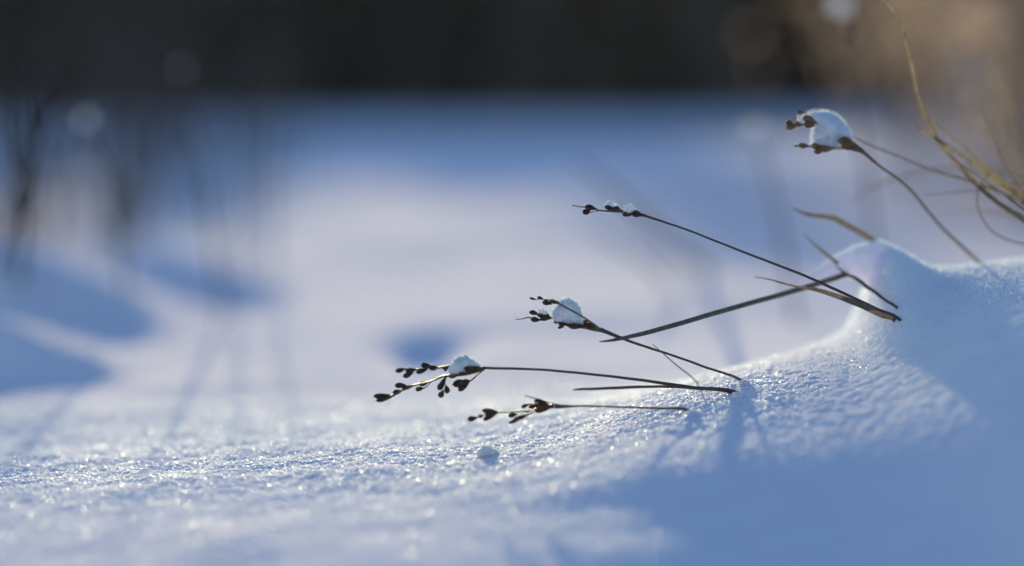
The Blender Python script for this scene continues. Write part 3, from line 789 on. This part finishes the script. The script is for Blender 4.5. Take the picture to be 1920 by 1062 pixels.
def crystals(name, label, n_, size, sigma, yr, xr, mat):
    """loose ice flakes and needles lying on the snow: small thin plates tilted at random"""
    Yc = RNG.uniform(yr[0], yr[1], n_)
    Xc = RNG.uniform(-1, 1, n_) * xr * np.maximum(Yc, 0.5)
    keep = RNG.random(n_) < (0.15 + 0.85 * np.exp(-((Yc - 1.05) / 0.16) ** 2)) * (1 - 0.75 * smooth01((Xc - 0.08) / 0.07))
    Xc, Yc = Xc[keep], Yc[keep]; n_ = len(Xc)
    Zc = terrain(Xc, Yc)
    s = size * RNG.uniform(0.4, 1.3, n_)
    nrm = np.stack([RNG.normal(0, sigma, n_), RNG.normal(0, sigma, n_), np.ones(n_)], 1)
    nrm /= np.linalg.norm(nrm, axis=1)[:, None]
    a = RNG.uniform(0, 2 * np.pi, n_)
    t1 = np.stack([np.cos(a), np.sin(a), np.zeros(n_)], 1)
    t1 -= nrm * (t1 * nrm).sum(1)[:, None]; t1 /= np.linalg.norm(t1, axis=1)[:, None]
    t2 = np.cross(nrm, t1)
    c = np.stack([Xc, Yc, Zc + 0.35 * s], 1)
    e = RNG.uniform(0.35, 1.0, n_)[:, None]
    s = s[:, None]
    V = np.stack([c + t1 * s, c + t2 * s * e, c - t1 * s, c - t2 * s * e], 1).reshape(-1, 3)
    Q = np.arange(n_ * 4).reshape(-1, 4)
    o = array_obj(name, V, Q, mat, smooth=False)
    return tag(o, label, 'ice crystals', kind='stuff')

crystals('snow_crystals', 'glittering loose ice crystals scattered over the near snow', 230000, 0.0004, 0.7, (0.72, 1.25), 0.21, M['ice'])
crystals('snow_sparkles', 'larger glinting ice flakes thinly strewn over the snow', 8000, 0.00034, 0.4, (0.85, 2.0), 0.21, M['glint'])

# ------------------------------------------------------------------ blurred plants further back
def tuft(name, label, cat, X, Y, n_, h, spread, lean, mat, seed, width=0.0016, group=None):
    rs = random.Random(seed)
    z0 = float(terrain(X, Y, False))
    V, Fc = [], []
    for q in range(n_):
        x = X + rs.gauss(0, spread); y = Y + rs.gauss(0, spread)
        z = float(terrain(x, y, False)) - 0.02
        hh = h * rs.uniform(0.45, 1.1)
        dx = lean + rs.gauss(0, 0.22); dy = rs.gauss(0, 0.22)
        P = [np.array([x + dx * hh * t * t, y + dy * hh * t * t, z + hh * t * (1 - 0.18 * t * t * abs(dx))]) for t in np.linspace(0, 1, 7)]
        w = width * rs.uniform(0.6, 1.3)
        v, f = tube_data(P, [w, w, 0.8 * w, 0.25 * w], 4, 0.4, 0, len(V))
        V += v; Fc += f
    o = mesh_obj(name, V, Fc, mat)
    return tag(o, label, cat, group)

# dark stems at the left edge
G_L = 'dark blurred twigs at the left edge'
r, _ = stalk('dark_twig', 'dark branching twig blurred at the left edge, leaning right at the top', 'twig', [(135, 60), (112, 150), (84, 215), (66, 262), (52, 310), (28, 390), (8, 452), (-8, 500)], [2, 4, 6, 8, 9, 9, 8, 8], 1.22, M['twig'], group=G_L, sink=0.05)
branch(r, [(70, 255), (62, 200), (66, 140), (58, 90)], [4, 3.5, 3, 2], 1.24, M['twig'])
branch(r, [(92, 200), (118, 176), (135, 140)], [4, 3, 2], 1.24, M['twig'])
r, _ = stalk('dark_twig', 'upright dark blurred twig at the left edge with its foot in blue shade', 'twig', [(78, 225), (60, 290), (45, 340), (48, 410), (42, 470), (36, 525)], [3, 7, 9, 8, 9, 9], 1.22, M['twig'], group=G_L, sink=0.05)
branch(r, [(48, 345), (30, 300), (22, 240), (26, 170)], [5, 4, 3, 2], 1.25, M['twig'])
branch(r, [(46, 400), (62, 360), (68, 310)], [4, 3.5, 3], 1.25, M['twig'])
tuft('dry_grass_tuft', 'dark dry grass tuft blurred beside the stems at the left edge', 'grass', -0.47, 2.7, 60, 0.36, 0.06, 0.10, M['far_grass'], 41)
tuft('dry_grass_tuft', 'thin dark grass tuft blurred left of the bright snow', 'grass', -0.42, 3.3, 18, 0.30, 0.09, 0.12, M['far_grass'], 42)
tuft('dry_grass_tuft', 'sparse dark grass blurred behind the left bright snow patch', 'grass', -0.55, 4.6, 60, 0.40, 0.12, 0.1, M['far_grass'], 43)
# blurred grasses behind the middle stalk
G_M = 'faint blurred blades behind the middle stalks'
for lab, path, rad, d in [
        ('broad blurred grey blade slanting behind the upper rush head', [(1075, 298), (1130, 340), (1200, 400), (1260, 460), (1325, 512)], [2, 4.5, 5.5, 6, 6], 1.6),
        ('faint blurred blade low behind the upper rush stalk', [(1095, 420), (1150, 455), (1210, 490), (1250, 540)], [1.5, 3, 4, 4], 1.75),
        ('faint blurred blade beside the broad slanting one', [(1180, 395), (1240, 450), (1290, 490), (1330, 520)], [1.5, 3, 4.5, 4.5], 1.6)]:
    stalk('blurred_blade', lab, 'grass blade', path, rad, d, M['far_grass'], flat=0.4, part='blade', group=G_M, sink=0.05)
# two tall thick stalks whose shadows run towards the camera
for lab, x, y in [('tall blurred dry stalk standing behind the left snow, its shadow reaching forward', 448, 520), ('second tall blurred dry stalk right of the first behind the left snow', 508, 505)]:
    stalk('tall_stalk', lab, 'stem', [(x + 30, 60), (x + 10, 220), (x + 2, 380), (x, y)], [1.5, 2.4, 3, 3.4], 1.9, M['far_grass'], sink=0.05, group='tall stalks on the left')

# stalks carrying lumps of snow that show as soft discs
for k, (lab, x, y, r_, d, n_) in enumerate([
        ('blurred snow lump high up at the top edge, right of centre', 1575, 8, 17, 1.55, 1),
        ('blurred snow lump left of the big snow cap', 1415, 238, 13, 1.6, 1),
        ('large pale blurred snow lump among the rusty leaves', 1815, 150, 32, 2.8, 1),
        ('pale blurred snow lump on the dark stems at upper left', 160, 225, 11, 1.65, 1),
        ('faint blurred snow lump against the dark trees at upper left', 340, 128, 5, 1.75, 1)]):
    poly = [(x + r_ * math.cos(a) * random.uniform(0.75, 1.1), y + r_ * math.sin(a) * random.uniform(0.75, 1.1)) for a in np.linspace(0, 2 * math.pi, 12)[:-1]]
    p = pt(x, y, d); g = float(terrain(p[0] + 0.03, p[1], False))
    root = empty('snowy_stalk', (p[0] + 0.03, p[1], g))
    Pth = catmull([(p[0], p[1], p[2] - 0.003), (p[0] + 0.012, p[1], p[2] * 0.6 + g * 0.4), (p[0] + 0.03, p[1], g - 0.03)], 16)
    v, f = tube_data(Pth, [0.0008, 0.0012, 0.0016], 6)
    mesh_obj('stem', v, f, M['far_grass'], root)
    tag(root, 'thin stalk under the ' + lab, 'stem', 'thin stalks carrying snow lumps')
    clump(lab, poly, (x, y), d, r_ * 0.9, needles=60, nlen=r_ * 0.2, seed=60 + k, nth=10, nph=7, group='blurred snow lumps')


def shrub(label, X, Y, h, w, n_, seed, leaves=130):
    rs = random.Random(seed)
    z0 = float(terrain(X, Y, False)) - 0.03
    root = empty('dry_shrub', (X, Y, z0))
    V, Fc, LV, LF = [], [], [], []
    for q in range(n_):
        a = rs.uniform(0, 6.28); out_ = w * math.sqrt(rs.random())
        tip = np.array([X + out_ * math.cos(a), Y + out_ * math.sin(a), z0 + h * rs.uniform(0.5, 1.05)])
        b0 = np.array([X + rs.gauss(0, 0.03), Y + rs.gauss(0, 0.03), z0])
        mid = 0.5 * (b0 + tip) + np.array([rs.gauss(0, 0.03), rs.gauss(0, 0.03), 0.03])
        C = catmull([b0, mid, tip], 9)
        v, f = tube_data(C, [0.0022, 0.0016, 0.0008], 5, 1, 0, len(V)); V += v; Fc += f
        for g in range(leaves):
            p = C[rs.randrange(2, 9)] + np.array([rs.gauss(0, 0.045), rs.gauss(0, 0.045), rs.gauss(0, 0.045)])
            s = rs.uniform(0.004, 0.011)
            u = np.array([rs.gauss(0, 1), rs.gauss(0, 1), rs.gauss(0, 1)]); u /= np.linalg.norm(u)
            t_ = np.cross(u, [rs.gauss(0, 1), rs.gauss(0, 1), rs.gauss(0, 1)]); t_ /= np.linalg.norm(t_) + 1e-9
            k_ = np.cross(u, t_) * 0.2
            o = len(LV)
            LV += [p - u * s, p + t_ * s * 0.4 + k_ * s, p + u * s, p - t_ * s * 0.4 + k_ * s]
            LF.append((o, o + 1, o + 2, o + 3))
    mesh_obj('twigs', V, Fc, M['straw'], root)
    mesh_obj('leaves', LV, LF, M['rust_leaf'], root)
    return tag(root, label, 'shrub', 'dry shrubs at the upper right')

shrub('rusty dry shrub blurred at the right edge, nearer of the two', 0.50, 2.5, 0.50, 0.14, 30, 71)
shrub('rusty dry shrub blurred further back at the upper right', 0.68, 3.5, 0.62, 0.2, 34, 72)
shrub('thin rusty dry shrub blurred behind the tall curving straw stem', 0.46, 3.1, 0.42, 0.08, 12, 73, 80)
tuft('dry_grass_tuft', 'straw grass tuft blurred below the rusty shrub', 'grass', 0.50, 2.7, 60, 0.3, 0.06, -0.25, M['straw'], 44)

# ------------------------------------------------------------------ dark spruces across the back
def spruce_mesh(seed, h):
    rs = random.Random(seed)
    V, Fc = [], []
    tv, tf = tube_data([(0, 0, -0.3), (0.02, 0, h * 0.5), (0, 0.02, h)], [0.035, 0.025, 0.005], 8)
    tiers = 26
    for k in range(tiers):
        t = k / (tiers - 1)
        z = 0.08 + t * (h - 0.1); rad = (1 - t) * h * 0.27 + 0.06
        nb = int(12 - 5 * t)
        for q in range(nb):
            a = 2 * math.pi * (q + rs.random()) / nb; L = rad * rs.uniform(0.7, 1.15)
            dr = np.array([math.cos(a), math.sin(a), 0]); sd = np.array([-math.sin(a), math.cos(a), 0])
            droop = rs.uniform(0.15, 0.4)
            for g in range(9):
                u = (g + 0.5) / 9
                p = dr * L * u + np.array([0, 0, z - droop * L * u * u + rs.gauss(0, 0.03)])
                for sgn in (-1, 1):
                    ww = L * 0.34 * (1 - 0.6 * u) * rs.uniform(0.7, 1.2)
                    o = len(V)
                    e = p + sd * sgn * ww + dr * ww * 0.5 + np.array([0, 0, -0.25 * ww + rs.gauss(0, 0.02)])
                    V += [p - dr * L * 0.06, p + dr * L * 0.08, e, e - dr * L * 0.07 - np.array([0, 0, 0.06])]
                    Fc.append((o, o + 1, o + 2, o + 3))
    return tv, tf, V, Fc

variants = []
for s_, h_ in ((1, 1.55), (2, 1.75), (3, 1.65)):
    variants.append(spruce_mesh(s_, h_))
protos = [None] * 3
WHERE = ['front', 'middle', 'back']
rows = [(13.6, 16, 0.46), (14.9, 17, 0.47), (16.2, 18, 0.5)]
rs = random.Random(5)
tree_no = 0
for ri, (y0, cnt, gap) in enumerate(rows):
    for k in range(cnt):
        x = (k - (cnt - 1) / 2) * gap + rs.uniform(-0.15, 0.15)
        y = y0 + (rs.uniform(-2.2, 0.3) if ri == 0 else rs.uniform(-0.6, 0.4))
        vi = rs.randrange(3)
        z = float(terrain(x, y, False))
        root = empty('spruce_tree', (0, 0, 0))
        if protos[vi] is None:
            tv, tf, V_, F_ = variants[vi]
            a_ = mesh_obj('trunk', tv, tf, M['bark'], root); b_ = mesh_obj('crown', V_, F_, M['needle'], root, smooth=False)
            protos[vi] = (a_.data, b_.data)
        else:
            for nm, me in zip(('trunk', 'crown'), protos[vi]):
                o = bpy.data.objects.new(nm, me); COL.objects.link(o); o.parent = root
        root.location = (x, y, z)
        root.rotation_euler = (0, 0, rs.uniform(0, 6.28))
        tall = 1.12 if -0.95 < x < -0.3 else (1.06 if x < -1.4 else 0.96)      # two clumps stand a little taller
        root.scale = (1, 1, tall * rs.uniform(0.93, 1.04))
        tag(root, 'dark blurred young spruce in the wall of trees across the back', 'tree', 'dark spruces across the back')
# the wood behind them, one dark mass
V, Fc = [], []
rs = random.Random(9)
for k in range(9000):
    x = rs.uniform(-18, 18); y = rs.uniform(17.2, 21); top = 1.75
    z = rs.uniform(-0.2, top); s = rs.uniform(0.18, 0.42)
    u = np.array([rs.gauss(0, 1), rs.gauss(0, 0.4), rs.gauss(0, 0.5)]); u /= np.linalg.norm(u)
    t_ = np.cross(u, [rs.gauss(0, 0.3), 1, rs.gauss(0, 0.3)]); t_ /= np.linalg.norm(t_)
    o = len(V); p = np.array([x, y, z])
    V += [p - u * s, p + t_ * s * 0.6, p + u * s, p - t_ * s * 0.6]
    Fc.append((o, o + 1, o + 2, o + 3))
wood = mesh_obj('distant_wood', V, Fc, M['needle'], smooth=False)
tag(wood, 'dense dark wood closing off the far side of the snow', 'wood', kind='stuff')
